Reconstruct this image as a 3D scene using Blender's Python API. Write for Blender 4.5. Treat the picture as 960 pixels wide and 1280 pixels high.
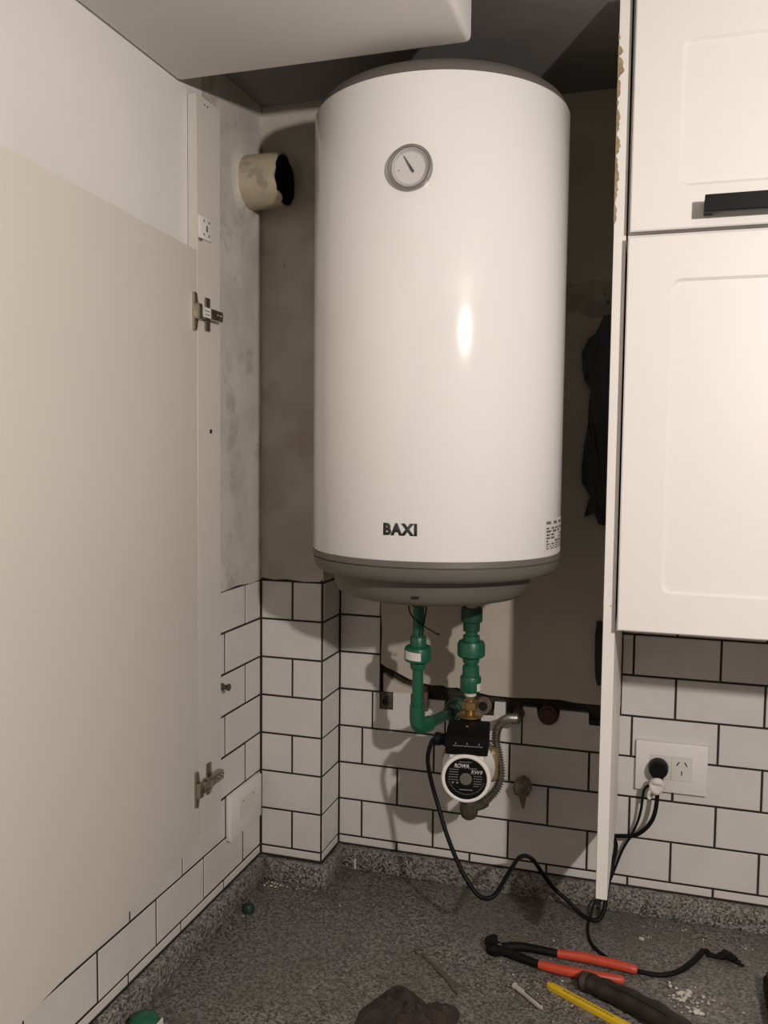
import bpy, bmesh, math, random
from mathutils import Vector, Matrix, noise
random.seed(7)
for o in list(bpy.data.objects):
    bpy.data.objects.remove(o)
S = bpy.context.scene
COL = S.collection

# ------------------------------------------------------------------ camera, world, lamp, exposure
def make_camera():
    yaw, pitch, roll = 0.301, 0.0673, -0.0104
    cy, sy, cp, sp = math.cos(yaw), math.sin(yaw), math.cos(pitch), math.sin(pitch)
    fwd = Vector((-sy * cp, cy * cp, -sp)); right = Vector((cy, sy, 0)); down = fwd.cross(right)
    c, s = math.cos(roll), math.sin(roll)
    r2 = right * c + down * s; d2 = -right * s + down * c
    cam = bpy.data.cameras.new('camera'); o = bpy.data.objects.new('camera', cam); COL.objects.link(o)
    m = Matrix((r2, -d2, -fwd)).transposed().to_4x4(); m.translation = (0.751, -1.686, 0.802)
    o.matrix_world = m
    cam.sensor_fit = 'VERTICAL'; cam.sensor_height = 36; cam.lens = 1092.09 / 1280 * 36; cam.clip_start = 0.02
    S.camera = o
make_camera()
w = bpy.data.worlds.new('world'); S.world = w; w.use_nodes = True
w.node_tree.nodes['Background'].inputs[0].default_value = (1, .9, .8, 1)
w.node_tree.nodes['Background'].inputs[1].default_value = 0.02
lamp = bpy.data.lights.new('room_lamp', 'POINT'); lamp.energy = 73; lamp.color = (1, .915, .845); lamp.shadow_soft_size = .026
lo = bpy.data.objects.new('room_lamp', lamp); lo.location = (1.403, -1.668, 1.160); COL.objects.link(lo)
vs = S.view_settings
vs.view_transform = 'Standard'; vs.look = 'None'; vs.gamma = 1; vs.use_curve_mapping = False; vs.exposure = 0.0

# ------------------------------------------------------------------ materials
def mat(name, col, rough=.5, metal=0, var=0.0, vscale=6, bump=0, bscale=60, spots=None, coat=0, spec=.5, stain=None):
    """Principled material; var = tone variation by noise, spots = (colour, scale, threshold), stain = (colour, scale, threshold)."""
    m = bpy.data.materials.new(name); m.use_nodes = True
    nt = m.node_tree; b = nt.nodes['Principled BSDF']
    b.inputs['Roughness'].default_value = rough; b.inputs['Metallic'].default_value = metal
    b.inputs['Coat Weight'].default_value = coat; b.inputs['Coat Roughness'].default_value = .08
    b.inputs['Specular IOR Level'].default_value = spec
    b.inputs['Base Color'].default_value = (*col, 1)
    if not (var or bump or spots or stain): return m
    geo = nt.nodes.new('ShaderNodeNewGeometry')
    last = None
    def noise_n(scale, detail=4, rough_=.55):
        n = nt.nodes.new('ShaderNodeTexNoise'); n.inputs['Scale'].default_value = scale
        n.inputs['Detail'].default_value = detail; n.inputs['Roughness'].default_value = rough_
        nt.links.new(geo.outputs['Position'], n.inputs['Vector']); return n
    cur = None
    def mixc(fac_socket, a, bcol):
        mx = nt.nodes.new('ShaderNodeMix'); mx.data_type = 'RGBA'
        nt.links.new(fac_socket, mx.inputs[0])
        if hasattr(a, 'is_output'): nt.links.new(a, mx.inputs[6])
        else: mx.inputs[6].default_value = (*a, 1)
        mx.inputs[7].default_value = (*bcol, 1)
        return mx.outputs[2]
    cur = col
    if var:
        n = noise_n(vscale)
        r = nt.nodes.new('ShaderNodeMapRange'); r.inputs[1].default_value = .35; r.inputs[2].default_value = .65
        nt.links.new(n.outputs[0], r.inputs[0])
        cur = mixc(r.outputs[0], cur, tuple(c * (1 - var) for c in col))
    for it in ([stain] if stain else []) + ([spots] if spots else []):
        sc, scale, th = it
        n = noise_n(scale, 6, .65)
        r = nt.nodes.new('ShaderNodeMapRange'); r.inputs[1].default_value = th; r.inputs[2].default_value = th + .07
        nt.links.new(n.outputs[0], r.inputs[0])
        cur = mixc(r.outputs[0], cur, sc)
    if hasattr(cur, 'is_output'): nt.links.new(cur, b.inputs['Base Color'])
    if bump:
        n = noise_n(bscale, 5); bp = nt.nodes.new('ShaderNodeBump'); bp.inputs['Strength'].default_value = bump
        bp.inputs['Distance'].default_value = .004
        nt.links.new(n.outputs[0], bp.inputs['Height']); nt.links.new(bp.outputs[0], b.inputs['Normal'])
    return m

def granite(name, dust=.55, d0=.45):
    m = bpy.data.materials.new(name); m.use_nodes = True; nt = m.node_tree; b = nt.nodes['Principled BSDF']
    b.inputs['Roughness'].default_value = .45
    geo = nt.nodes.new('ShaderNodeNewGeometry')
    v = nt.nodes.new('ShaderNodeTexVoronoi'); v.inputs['Scale'].default_value = 290
    nt.links.new(geo.outputs['Position'], v.inputs['Vector'])
    sep = nt.nodes.new('ShaderNodeSeparateColor'); nt.links.new(v.outputs['Color'], sep.inputs[0])
    r = nt.nodes.new('ShaderNodeValToRGB'); nt.links.new(sep.outputs[0], r.inputs[0])
    e = r.color_ramp.elements
    e[0].position = 0; e[0].color = (.03, .029, .027, 1); e[1].position = 1; e[1].color = (.36, .345, .31, 1)
    for p, c in ((.22, (.06, .057, .053, 1)), (.4, (.15, .145, .135, 1)), (.75, (.25, .24, .22, 1))):
        x = e.new(p); x.color = c
    n = nt.nodes.new('ShaderNodeTexNoise'); n.inputs['Scale'].default_value = 9; n.inputs['Detail'].default_value = 5
    nt.links.new(geo.outputs['Position'], n.inputs['Vector'])
    rr = nt.nodes.new('ShaderNodeMapRange'); rr.inputs[1].default_value = .35; rr.inputs[2].default_value = .7; rr.inputs[3].default_value = d0; rr.inputs[4].default_value = dust
    nt.links.new(n.outputs[0], rr.inputs[0])
    mx = nt.nodes.new('ShaderNodeMix'); mx.data_type = 'RGBA'; nt.links.new(rr.outputs[0], mx.inputs[0])
    nt.links.new(r.outputs[0], mx.inputs[6]); mx.inputs[7].default_value = (.105, .094, .08, 1)   # dust film
    nt.links.new(mx.outputs[2], b.inputs['Base Color'])
    return m

M = dict(
    tile=mat('white_tile', (.66, .635, .61), .3, var=.06, vscale=12, spots=((.42, .38, .32), 38, .70)),
    grout=mat('dark_grout', (.022, .018, .015), .9),
    rubble=mat('rubble', (.050, .037, .028), .95, var=.5, vscale=30, bump=.8, bscale=80, spots=((.20, .165, .12), 55, .66)),
    plaster=mat('white_plaster', (.70, .68, .655), .85, var=.05, vscale=4, bump=.12, bscale=25),
    plaster_rough=mat('grey_plaster', (.58, .55, .50), .9, var=.24, vscale=9, bump=.3, bscale=45, spots=((.17, .135, .10), 42, .69), stain=((.40, .365, .315), 8, .54)),
    plaster_pillar=mat('pillar_plaster', (.55, .505, .44), .9, var=.26, vscale=9, bump=.4, bscale=45, spots=((.17, .14, .11), 48, .68), stain=((.43, .375, .33), 7, .57)),
    plaster_beige=mat('beige_plaster', (.50, .455, .385), .88, var=.12, vscale=7, bump=.15, bscale=30, spots=((.2, .17, .13), 40, .72)),
    render=mat('rough_render', (.44, .40, .34), .95, var=.3, vscale=20, bump=.7, bscale=60, spots=((.05, .04, .035), 45, .62)),
    nut_dark=mat('dirty_nut', (.075, .066, .055), .75, bump=.4, bscale=120),
    tap=mat('corroded_tap', (.26, .225, .18), .6, .4, var=.4, vscale=80, bump=.5, bscale=120),
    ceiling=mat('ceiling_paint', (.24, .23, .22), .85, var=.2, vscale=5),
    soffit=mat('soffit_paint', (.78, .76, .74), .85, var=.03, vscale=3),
    room_wall=mat('far_wall_paint', (.20, .18, .16), .8),
    floor=mat('floor_tiles', (.55, .50, .45), .5, var=.1),
    cab=mat('white_lacquer', (.80, .775, .745), .32, coat=.15),
    edge=mat('white_edge_band', (.76, .735, .70), .45, var=.04, vscale=20),
    mdf=mat('raw_fibreboard', (.36, .26, .165), .95, var=.3, vscale=90, bump=.4, bscale=300),
    door=mat('cream_melamine', (.62, .59, .53), .42, var=.02, vscale=3),
    batten=mat('cream_batten', (.62, .59, .535), .5, var=.03),
    enamel=mat('white_enamel', (.80, .785, .765), .15, spec=.45, coat=.1),
    cap=mat('grey_plastic', (.122, .114, .098), .5),
    cap_top=mat('grey_brown_plastic', (.115, .105, .095), .55),
    ink=mat('dark_print', (.025, .024, .024), .6),
    ink_soft=mat('grey_print', (.12, .115, .11), .6),
    chrome=mat('brushed_chrome', (.55, .53, .5), .28, 1),
    bezel=mat('bezel_grey', (.30, .285, .275), .3, .6),
    dial=mat('dial_white', (.66, .64, .635), .5),
    green=mat('green_polypropylene', (.012, .105, .055), .38),
    green_dk=mat('dark_green_plastic', (.01, .06, .036), .45),
    paper=mat('paper_label', (.68, .65, .6), .7),
    brass=mat('brass', (.42, .29, .13), .38, .9),
    volute=mat('yellow_cast_metal', (.33, .25, .12), .5, .4, var=.2, vscale=40),
    pump_white=mat('pump_white', (.82, .79, .75), .35),
    black=mat('black_plastic', (.006, .006, .0065), .5, spec=.16),
    black_soft=mat('black_rubber', (.007, .0065, .006), .6, spec=.16),
    plate=mat('black_name_plate', (.006, .006, .007), .45, spec=.16),
    print_w=mat('white_print', (.55, .53, .51), .6),
    print_g=mat('grey_white_print', (.25, .24, .23), .6),
    steel=mat('steel', (.42, .4, .37), .3, 1),
    hose=mat('hose_steel', (.34, .32, .28), .36, .9),
    old_metal=mat('old_metal', (.11, .095, .075), .65, .4, var=.4, vscale=80, bump=.5, bscale=120),
    hinge=mat('hinge_nickel', (.42, .38, .31), .3, 1),
    rust=mat('rusty_plug', (.075, .03, .02), .7, var=.4, vscale=60, bump=.4, bscale=150),
    duct=mat('cream_pvc', (.47, .41, .29), .6, var=.15, vscale=25, stain=((.30, .26, .20), 16, .54), spots=((.20, .15, .10), 40, .66)),
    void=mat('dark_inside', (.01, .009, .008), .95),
    granite=granite('dusty_granite', .68, .25),
    granite_up=granite('speckled_granite', .3, .0),
    red=mat('red_rubber', (.56, .068, .03), .45, var=.1, vscale=60),
    yellow=mat('yellow_paint', (.70, .46, .02), .4),
    rag=mat('brown_rag', (.05, .036, .027), .95, var=.35, vscale=40, bump=.8, bscale=200),
    handle_br=mat('brown_rubber', (.022, .017, .013), .6, var=.3, vscale=60),
    anchor=mat('grey_nylon', (.40, .37, .33), .6),
    crumb=mat('plaster_crumb', (.62, .58, .52), .95, var=.2, vscale=200),
    socket=mat('socket_white', (.73, .705, .68), .4),
    socket_in=mat('socket_module', (.66, .635, .60), .45),
    film=mat('black_film', (.006, .006, .006), .45, bump=.5, bscale=40),
)
def glass_mat():
    m = bpy.data.materials.new('gauge_glass'); m.use_nodes = True; nt = m.node_tree
    nt.nodes.remove(nt.nodes['Principled BSDF'])
    a = nt.nodes.new('ShaderNodeBsdfTransparent'); g = nt.nodes.new('ShaderNodeBsdfGlossy'); g.inputs['Roughness'].default_value = .05
    mx = nt.nodes.new('ShaderNodeMixShader'); mx.inputs[0].default_value = .07
    nt.links.new(a.outputs[0], mx.inputs[1]); nt.links.new(g.outputs[0], mx.inputs[2])
    nt.links.new(mx.outputs[0], nt.nodes['Material Output'].inputs[0]); return m
M['glass'] = glass_mat()

# ------------------------------------------------------------------ object helpers
ORI = {}
def origin(o): return ORI.get(o.name, Vector((0, 0, 0)))
def obj(name, bm, m, parent=None, smooth=True, loc=None):
    """Link a bmesh built in world coordinates as ONE object (origin at parent's base or its own base)."""
    bm.normal_update()
    if parent is not None: og = origin(parent)
    elif loc is not None: og = Vector(loc)
    else:
        lo_ = [min(v.co[i] for v in bm.verts) for i in range(3)]; hi = [max(v.co[i] for v in bm.verts) for i in range(3)]
        og = Vector(((lo_[0] + hi[0]) / 2, (lo_[1] + hi[1]) / 2, lo_[2]))
    bmesh.ops.translate(bm, verts=bm.verts, vec=-og)
    me = bpy.data.meshes.new(name); bm.to_mesh(me); bm.free()
    me.materials.append(m)
    o = bpy.data.objects.new(name, me); COL.objects.link(o)
    if smooth:
        for p in me.polygons: p.use_smooth = True
        try: me.set_sharp_from_angle(angle=math.radians(38))
        except Exception: pass
    if parent is not None: o.parent = parent
    else: o.location = og
    ORI[o.name] = og
    return o
def tag(o, label=None, cat=None, group=None, kind=None):
    if label: o['label'] = label
    if cat: o['category'] = cat
    if group: o['group'] = group
    if kind: o['kind'] = kind
    return o
def thing(name, label, cat, loc, group=None):
    o = bpy.data.objects.new(name, None); COL.objects.link(o); o.location = loc; o.empty_display_size = .02
    ORI[o.name] = Vector(loc); return tag(o, label, cat, group)
def BM(): return bmesh.new()
def box(bm, x0, x1, y0, y1, z0, z1, bev=0, seg=2, mtx=None):
    r = bmesh.ops.create_cube(bm, size=1)
    vs_ = r['verts']
    for v in vs_:
        v.co = Vector((x0 + (v.co.x + .5) * (x1 - x0), y0 + (v.co.y + .5) * (y1 - y0), z0 + (v.co.z + .5) * (z1 - z0)))
    if bev:
        es = list({e for v in vs_ for e in v.link_edges})
        g = bmesh.ops.bevel(bm, geom=es, offset=bev, segments=seg, affect='EDGES', profile=.5)
        vs_ = list({v for f in g['faces'] for v in f.verts} | {v for v in vs_ if v.is_valid})
    if mtx is not None:
        for v in vs_: v.co = mtx @ v.co
    return bm
def frame(axis, up=(0, 0, 1)):
    a = Vector(axis).normalized(); u = Vector(up)
    if abs(a.dot(u)) > .98: u = Vector((0, 1, 0))
    x = u.cross(a).normalized(); y = a.cross(x)
    return x, y, a
def lathe(bm, c, axis, prof, seg=32, cap=True, phase=0):
    """prof: (radius, distance along axis) pairs."""
    x, y, a = frame(axis); c = Vector(c); rings = []
    for r, d in prof:
        if r < 1e-6: rings.append([bm.verts.new(c + a * d)]); continue
        rings.append([bm.verts.new(c + a * d + (x * math.cos(t) + y * math.sin(t)) * r) for t in [phase + 2 * math.pi * i / seg for i in range(seg)]])
    for A, B in zip(rings, rings[1:]):
        if len(A) == 1 and len(B) == 1: continue
        for i in range(seg):
            j = (i + 1) % seg
            if len(A) == 1: bm.faces.new((A[0], B[j], B[i]))
            elif len(B) == 1: bm.faces.new((A[i], A[j], B[0]))
            else: bm.faces.new((A[i], A[j], B[j], B[i]))
    if cap:
        if len(rings[0]) > 1: bm.faces.new(rings[0][::-1])
        if len(rings[-1]) > 1: bm.faces.new(rings[-1])
    bmesh.ops.recalc_face_normals(bm, faces=bm.faces)
    return bm
def smooth_path(pts, n=8):
    P = [Vector(p) for p in pts]
    if n <= 1: return P
    out = []
    for i in range(len(P) - 1):
        p0 = P[i - 1] if i else P[0] * 2 - P[1]; p1 = P[i]; p2 = P[i + 1]; p3 = P[i + 2] if i + 2 < len(P) else P[-1] * 2 - P[-2]
        for k in range(n):
            t = k / n
            out.append(.5 * ((2 * p1) + (p2 - p0) * t + (2 * p0 - 5 * p1 + 4 * p2 - p3) * t * t + (3 * p1 - p0 - 3 * p2 + p3) * t ** 3))
    return out + [P[-1]]
def tube(bm, pts, r, seg=10, n=8, flat=1.0):
    P = smooth_path(pts, n); N = len(P)
    rr = r if callable(r) else (lambda t: r)
    t0 = (P[1] - P[0]).normalized(); x, y, _ = frame(t0); rings = []
    for i, p in enumerate(P):
        t = (P[min(i + 1, N - 1)] - P[max(i - 1, 0)]).normalized()
        x = (x - t * x.dot(t)).normalized(); y = t.cross(x)
        q = rr(i / (N - 1))
        rings.append([bm.verts.new(p + (x * math.cos(2 * math.pi * k / seg) + y * math.sin(2 * math.pi * k / seg) * flat) * q) for k in range(seg)])
    for A, B in zip(rings, rings[1:]):
        for k in range(seg): bm.faces.new((A[k], A[(k + 1) % seg], B[(k + 1) % seg], B[k]))
    bm.faces.new(rings[0][::-1]); bm.faces.new(rings[-1])
    bmesh.ops.recalc_face_normals(bm, faces=bm.faces)
    return bm
def prism(bm, pts2, f, d0, d1, bev=0):
    """extrude a 2-D outline; f(u, v, d) gives the 3-D point."""
    A = [bm.verts.new(f(u, v, d0)) for u, v in pts2]; B = [bm.verts.new(f(u, v, d1)) for u, v in pts2]
    n = len(A); fa = bm.faces.new(A); fb = bm.faces.new(B[::-1])
    for i in range(n): bm.faces.new((A[i], B[i], B[(i + 1) % n], A[(i + 1) % n]))
    bmesh.ops.recalc_face_normals(bm, faces=bm.faces)
    if bev:
        es = [e for e in fb.edges]
        bmesh.ops.bevel(bm, geom=es, offset=bev, segments=2, affect='EDGES', profile=.5)
    bmesh.ops.triangulate(bm, faces=[f_ for f_ in bm.faces if len(f_.verts) > 4])
    return bm
XZ = lambda u, v, d: Vector((u, d, v))
XY = lambda u, v, d: Vector((u, v, d))
YZ = lambda u, v, d: Vector((d, u, v))
def text_mesh(body, bold=0.0, shear=0.0, space=1.0):
    """flat text as a bmesh in the XY plane, scaled to the unit box (0..1, 0..1)."""
    c = bpy.data.curves.new('lettering', 'FONT'); c.body = body; c.offset = bold; c.shear = shear; c.space_character = space; c.resolution_u = 4
    o = bpy.data.objects.new('lettering', c); COL.objects.link(o)
    me = bpy.data.meshes.new_from_object(o.evaluated_get(bpy.context.evaluated_depsgraph_get()))
    bpy.data.objects.remove(o); bpy.data.curves.remove(c)
    bm = BM(); bm.from_mesh(me); bpy.data.meshes.remove(me)
    xs = [v.co.x for v in bm.verts]; ys = [v.co.y for v in bm.verts]
    for v in bm.verts: v.co = Vector(((v.co.x - min(xs)) / (max(xs) - min(xs)), (v.co.y - min(ys)) / (max(ys) - min(ys)), 0))
    return bm
def thicken(bm, f, d0, d1):
    """map flat bmesh (u,v) through f(u,v,d) at two depths and close the rim."""
    base = [(v.co.x, v.co.y) for v in bm.verts]
    fs = list(bm.faces); geo = bmesh.ops.extrude_face_region(bm, geom=fs)
    new = [g for g in geo['geom'] if isinstance(g, bmesh.types.BMVert)]
    ns = set(new)
    for v in bm.verts:
        u, q = v.co.x, v.co.y; v.co = f(u, q, d1 if v in ns else d0)
    bmesh.ops.recalc_face_normals(bm, faces=bm.faces)
    return bm

# ------------------------------------------------------------------ the setting
CT = -.063          # worktop height
CEIL = 1.468
ROOM = dict(x1=2.7, y0=-3.4, z0=-.97)
P = .078; TL = .15334; X0 = .7218; J = .0020   # tile row pitch, tile length, joint offset, half joint
def struct(name, bm, m, parent=None, smooth=False):
    o = obj(name, bm, m, parent, smooth)
    if parent is None: o['kind'] = 'structure'
    return o
wall_back = struct('wall_back', box(BM(), -.12, ROOM['x1'], .014, .12, ROOM['z0'], CEIL), M['rubble'])
wall_left = struct('wall_left', box(BM(), -.12, -.0010, ROOM['y0'], .014, ROOM['z0'], CEIL), M['grout'])
wall_corner = struct('wall_corner', box(BM(), -.0010, .1328, -.0950, .014, -.1, CEIL), M['grout'])
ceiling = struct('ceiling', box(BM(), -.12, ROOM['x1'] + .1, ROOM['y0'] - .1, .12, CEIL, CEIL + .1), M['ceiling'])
floor = struct('floor', box(BM(), -.12, ROOM['x1'] + .1, ROOM['y0'] - .1, .12, ROOM['z0'] - .1, ROOM['z0']), M['floor'])
wall_right = struct('wall_right', box(BM(), ROOM['x1'], ROOM['x1'] + .1, ROOM['y0'], .014, ROOM['z0'], CEIL), M['room_wall'])
wall_front = struct('wall_front', box(BM(), -.0025, ROOM['x1'], ROOM['y0'] - .1, ROOM['y0'], ROOM['z0'], CEIL), M['room_wall'])
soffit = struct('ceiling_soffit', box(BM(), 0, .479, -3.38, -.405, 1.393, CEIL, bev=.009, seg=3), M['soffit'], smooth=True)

# plaster coats
struct('plaster_coat', box(BM(), -.0010, .0003, ROOM['y0'], -.05, .549, CEIL), M['plaster'], wall_left)
struct('bare_plaster_patch', prism(BM(), [(-.33, .551), (-.26, .546), (-.2, .549), (-.14, .545), (-.0935, .547), (-.0935, CEIL), (-.33, CEIL)], YZ, -.002, .0006), M['plaster_rough'], wall_left)
struct('pillar_plaster', prism(BM(), [(0, .551), (.03, .5475), (.055, .550), (.09, .547), (.127, .548), (.1345, .556), (.1345, CEIL), (0, CEIL)], XZ, -.0950, -.0967), M['plaster_pillar'], wall_corner)
struct('pillar_side_plaster', box(BM(), .1328, .1345, -.0955, .0, .549, CEIL), M['plaster_pillar'], wall_corner)
struct('plaster_sheet', prism(BM(), [(.2245, .372), (.236, .365), (.25, .3605), (.265, .3535), (.283, .3455), (.303, .340), (.335, .336), (.352, .338), (.366, .334), (.385, .336), (.40, .331), (.415, .3315), (.45, .3265), (.495, .326), (.54, .329), (.587, .3305), (.62, .327), (.70, .328), (.70, 1.12), (.70, CEIL), (.134, CEIL), (.134, .549), (.222, .549), (.2245, .53), (.2235, .48), (.226, .44)], XZ, .014, -.0003), M['plaster_beige'], wall_back)
struct('plaster_fragment', prism(BM(), [(.2295, .352), (.240, .345), (.252, .3385), (.268, .331), (.285, .327), (.298, .321), (.299, .3145), (.230, .3138)], XZ, .014, .001), M['plaster_beige'], wall_back)
struct('rough_render_patch', prism(BM(), [(.56, 1.10), (.575, 1.125), (.60, 1.121), (.63, 1.128), (.655, 1.122), (.676, 1.13), (.676, 1.05), (.655, 1.062), (.63, 1.055), (.60, 1.07), (.575, 1.062)], XZ, .0, -.0022), M['render'], wall_back)
struct('upper_plaster', box(BM(), .70, ROOM['x1'], .0, .014, .548, CEIL), M['plaster'], wall_back)
struct('side_plaster', box(BM(), 1.30, ROOM['x1'], .0, .014, ROOM['z0'], .548), M['plaster'], wall_back)
# mortar bed behind the tiles
bm = BM(); box(bm, .134, 1.30, .0013, .014, -.06, .296); box(bm, .134, .2235, .0013, .014, .296, .549); box(bm, .70, 1.30, .0013, .014, .296, .549)
struct('grout', bm, M['grout'], wall_back)
bm = BM()
for x0, x1, z0, z1 in ((.342, .40, .296, .31), (.515, .545, .296, .309), (.585, .64, .296, .3085), (.28, .288, .3, .312)): box(bm, x0, x1, .006, .014, z0, z1 + .006)
struct('mortar', bm, M['rubble'], wall_back)

# --- tiles: every one its own object, alike ones share a mesh
TC = {}
def tile_mesh(w_, h_, ax):
    k = (round(w_, 3), round(h_, 3), ax)
    if k not in TC:
        bm = BM(); t = .006
        box(bm, -w_ / 2, w_ / 2, 0, t, -h_ / 2, h_ / 2)
        es = [e for e in bm.edges if all(v.co.y < t / 2 for v in e.verts)]
        bmesh.ops.bevel(bm, geom=es, offset=.0009, segments=1, affect='EDGES')
        if ax == 'x': bmesh.ops.rotate(bm, verts=bm.verts, cent=(0, 0, 0), matrix=Matrix.Rotation(math.pi / 2, 3, 'Z'))
        me = bpy.data.meshes.new('tile'); bm.to_mesh(me); bm.free(); me.materials.append(M['tile']); TC[k] = me
    return TC[k]
def tile(par, a0, a1, z0, z1, face, ax='y', bed=.006):
    """ax 'y': wall facing -y at y=face; ax 'x': wall facing +x at x=face."""
    w_, h_ = a1 - a0 - 2 * J, z1 - z0 - 2 * J
    if w_ < .004 or h_ < .004: return
    o = bpy.data.objects.new('tile', tile_mesh(w_, h_, ax)); COL.objects.link(o); o.parent = par
    ca, cz, dv = (a0 + a1) / 2, (z0 + z1) / 2, random.uniform(-.0005, .0005)
    p_ = Vector((ca, face + dv, cz)) if ax == 'y' else Vector((face + dv, ca, cz))
    o.location = p_ - origin(par)
    o.rotation_euler = (random.uniform(-.004, .004), random.uniform(-.0025, .0025), random.uniform(-.003, .003))
def notched(par, outline):
    o = obj('tile', prism(BM(), outline, XZ, .006, random.uniform(-.0004, .0002), bev=.0007), M['tile'], par, smooth=False)
def run(par, joints, r, face, ax, lo_, hi):
    z0, z1 = (r * P, (r + 1) * P) if r >= 0 else (-.0185, 0)
    js = [lo_] + sorted(j for j in joints if lo_ + .012 < j < hi - .012) + [hi]
    for a, b in zip(js, js[1:]): tile(par, a, b, z0, z1, face, ax)
for r in range(-1, 7):
    odd = r % 2 == 1
    js = [X0 + TL * (n + (0 if odd else .5)) for n in range(-5, 5)]
    if r in (-1, 0, 1, 2): run(wall_back, js, r, 0, 'y', .1345, 1.30)
    elif r == 3:
        run(wall_back, [], r, 0, 'y', .1345, .207)
        run(wall_back, js, r, 0, 'y', .668, 1.30)
    else:
        run(wall_back, [], r, 0, 'y', .1345, .2235); run(wall_back, js, r, 0, 'y', .7, 1.30)
z3 = 3 * P + J
notched(wall_back, [(.2087, z3), (.3593, z3), (.3593, .306), (.342, .3055), (.325, .306), (.325, .2835), (.288, .2835), (.288, .3145), (.251, .3135), (.251, .277), (.2225, .277), (.2225, .3103), (.2087, .3103)])
notched(wall_back, [(.3627, z3), (.5133, z3), (.5133, .2865), (.4825, .2875), (.482, .315), (.4605, .314), (.459, .286), (.43, .2845), (.412, .29), (.403, .305), (.3627, .304)])
notched(wall_back, [(.5167, z3), (.6663, z3), (.6663, .2865), (.643, .2865), (.642, .3095), (.588, .309)] + [(.5655 + .0205 * math.cos(t), .300 - .0205 * math.sin(t)) for t in [math.pi * i / 8 for i in range(1, 8)]] + [(.543, .3095), (.5167, .3095)])
for r in range(-1, 7):
    # pillar front and side
    run(wall_corner, [.069] if r % 2 == 0 else [], r, -.0965, 'y', .001, .1320)
    run(wall_corner, [], r, .134, 'x', -.0935, -.001)
    # left wall
    base = -.176 if r in (0, -2) else (-.165 if r % 2 == 0 else -.249)
    if r == -1: base = -.255
    run(wall_left, [base - TL * 1.015 * n for n in range(8)], r, 0, 'x', -1.30, -.0975)

# --- worktop with its upstands
worktop = thing('worktop', 'grey speckled granite worktop along the tiled back wall', 'worktop', (.6, -.32, CT))
obj('slab', box(BM(), .001, 1.30, -.66, -.001, CT - .03, CT, bev=.003), M['granite'], worktop)
UT = -.019
obj('upstand', box(BM(), .001, .017, -.66, -.098, CT, UT, bev=.0015), M['granite_up'], worktop)
obj('upstand', box(BM(), .0175, .151, -.1135, -.098, CT, UT - .002, bev=.0015), M['granite_up'], worktop)
obj('upstand', box(BM(), .1355, .151, -.098, -.0175, CT, UT - .001, bev=.0015), M['granite_up'], worktop)
obj('upstand', box(BM(), .1355, 1.30, -.0170, -.001, CT, UT, bev=.0015), M['granite_up'], worktop)
obj('skirt_edge', box(BM(), .001, 1.30, -.66, -.64, CT - .06, CT - .031), M['granite'], worktop)

# ------------------------------------------------------------------ right: end panel and wall cabinets
ep = thing('end_panel', 'tall narrow white end panel hanging between heater niche and wall cabinets', 'panel', (.691, -.18, .125))
obj('board', box(BM(), .682, .6995, -.352, -.002, .125, 1.46, bev=.0006, seg=1), M['edge'], ep)
rnd = random.Random(21)
for z0, z1, wm in ((1.137, 1.166, .0045), (1.168, 1.232, .0060), (1.236, 1.262, .0070), (1.264, 1.300, .0052), (1.303, 1.312, .0035), (1.316, 1.341, .0058), (1.343, 1.372, .0088), (1.374, 1.388, .0075), (1.396, 1.404, .0030)):
    n = max(4, int((z1 - z0) / .0035)); ed = []
    for i in range(n + 1):
        z = z0 + (z1 - z0) * i / n; e = min(i, n - i) / n
        ed.append((.6812 + wm * (.45 + .55 * min(1, e * 4)) * rnd.uniform(.6, 1.1), z))
    obj('chipped_fibreboard', prism(BM(), [(.6814, z0)] + ed + [(.6814, z1)], XZ, -.348, -.3524), M['mdf'], ep, smooth=False)
obj('scuff', lathe(BM(), (.6925, -.3518, .578), (0, -1, 0), [(.0013, 0), (.0013, .0004)], 8), M['mdf'], ep)

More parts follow.
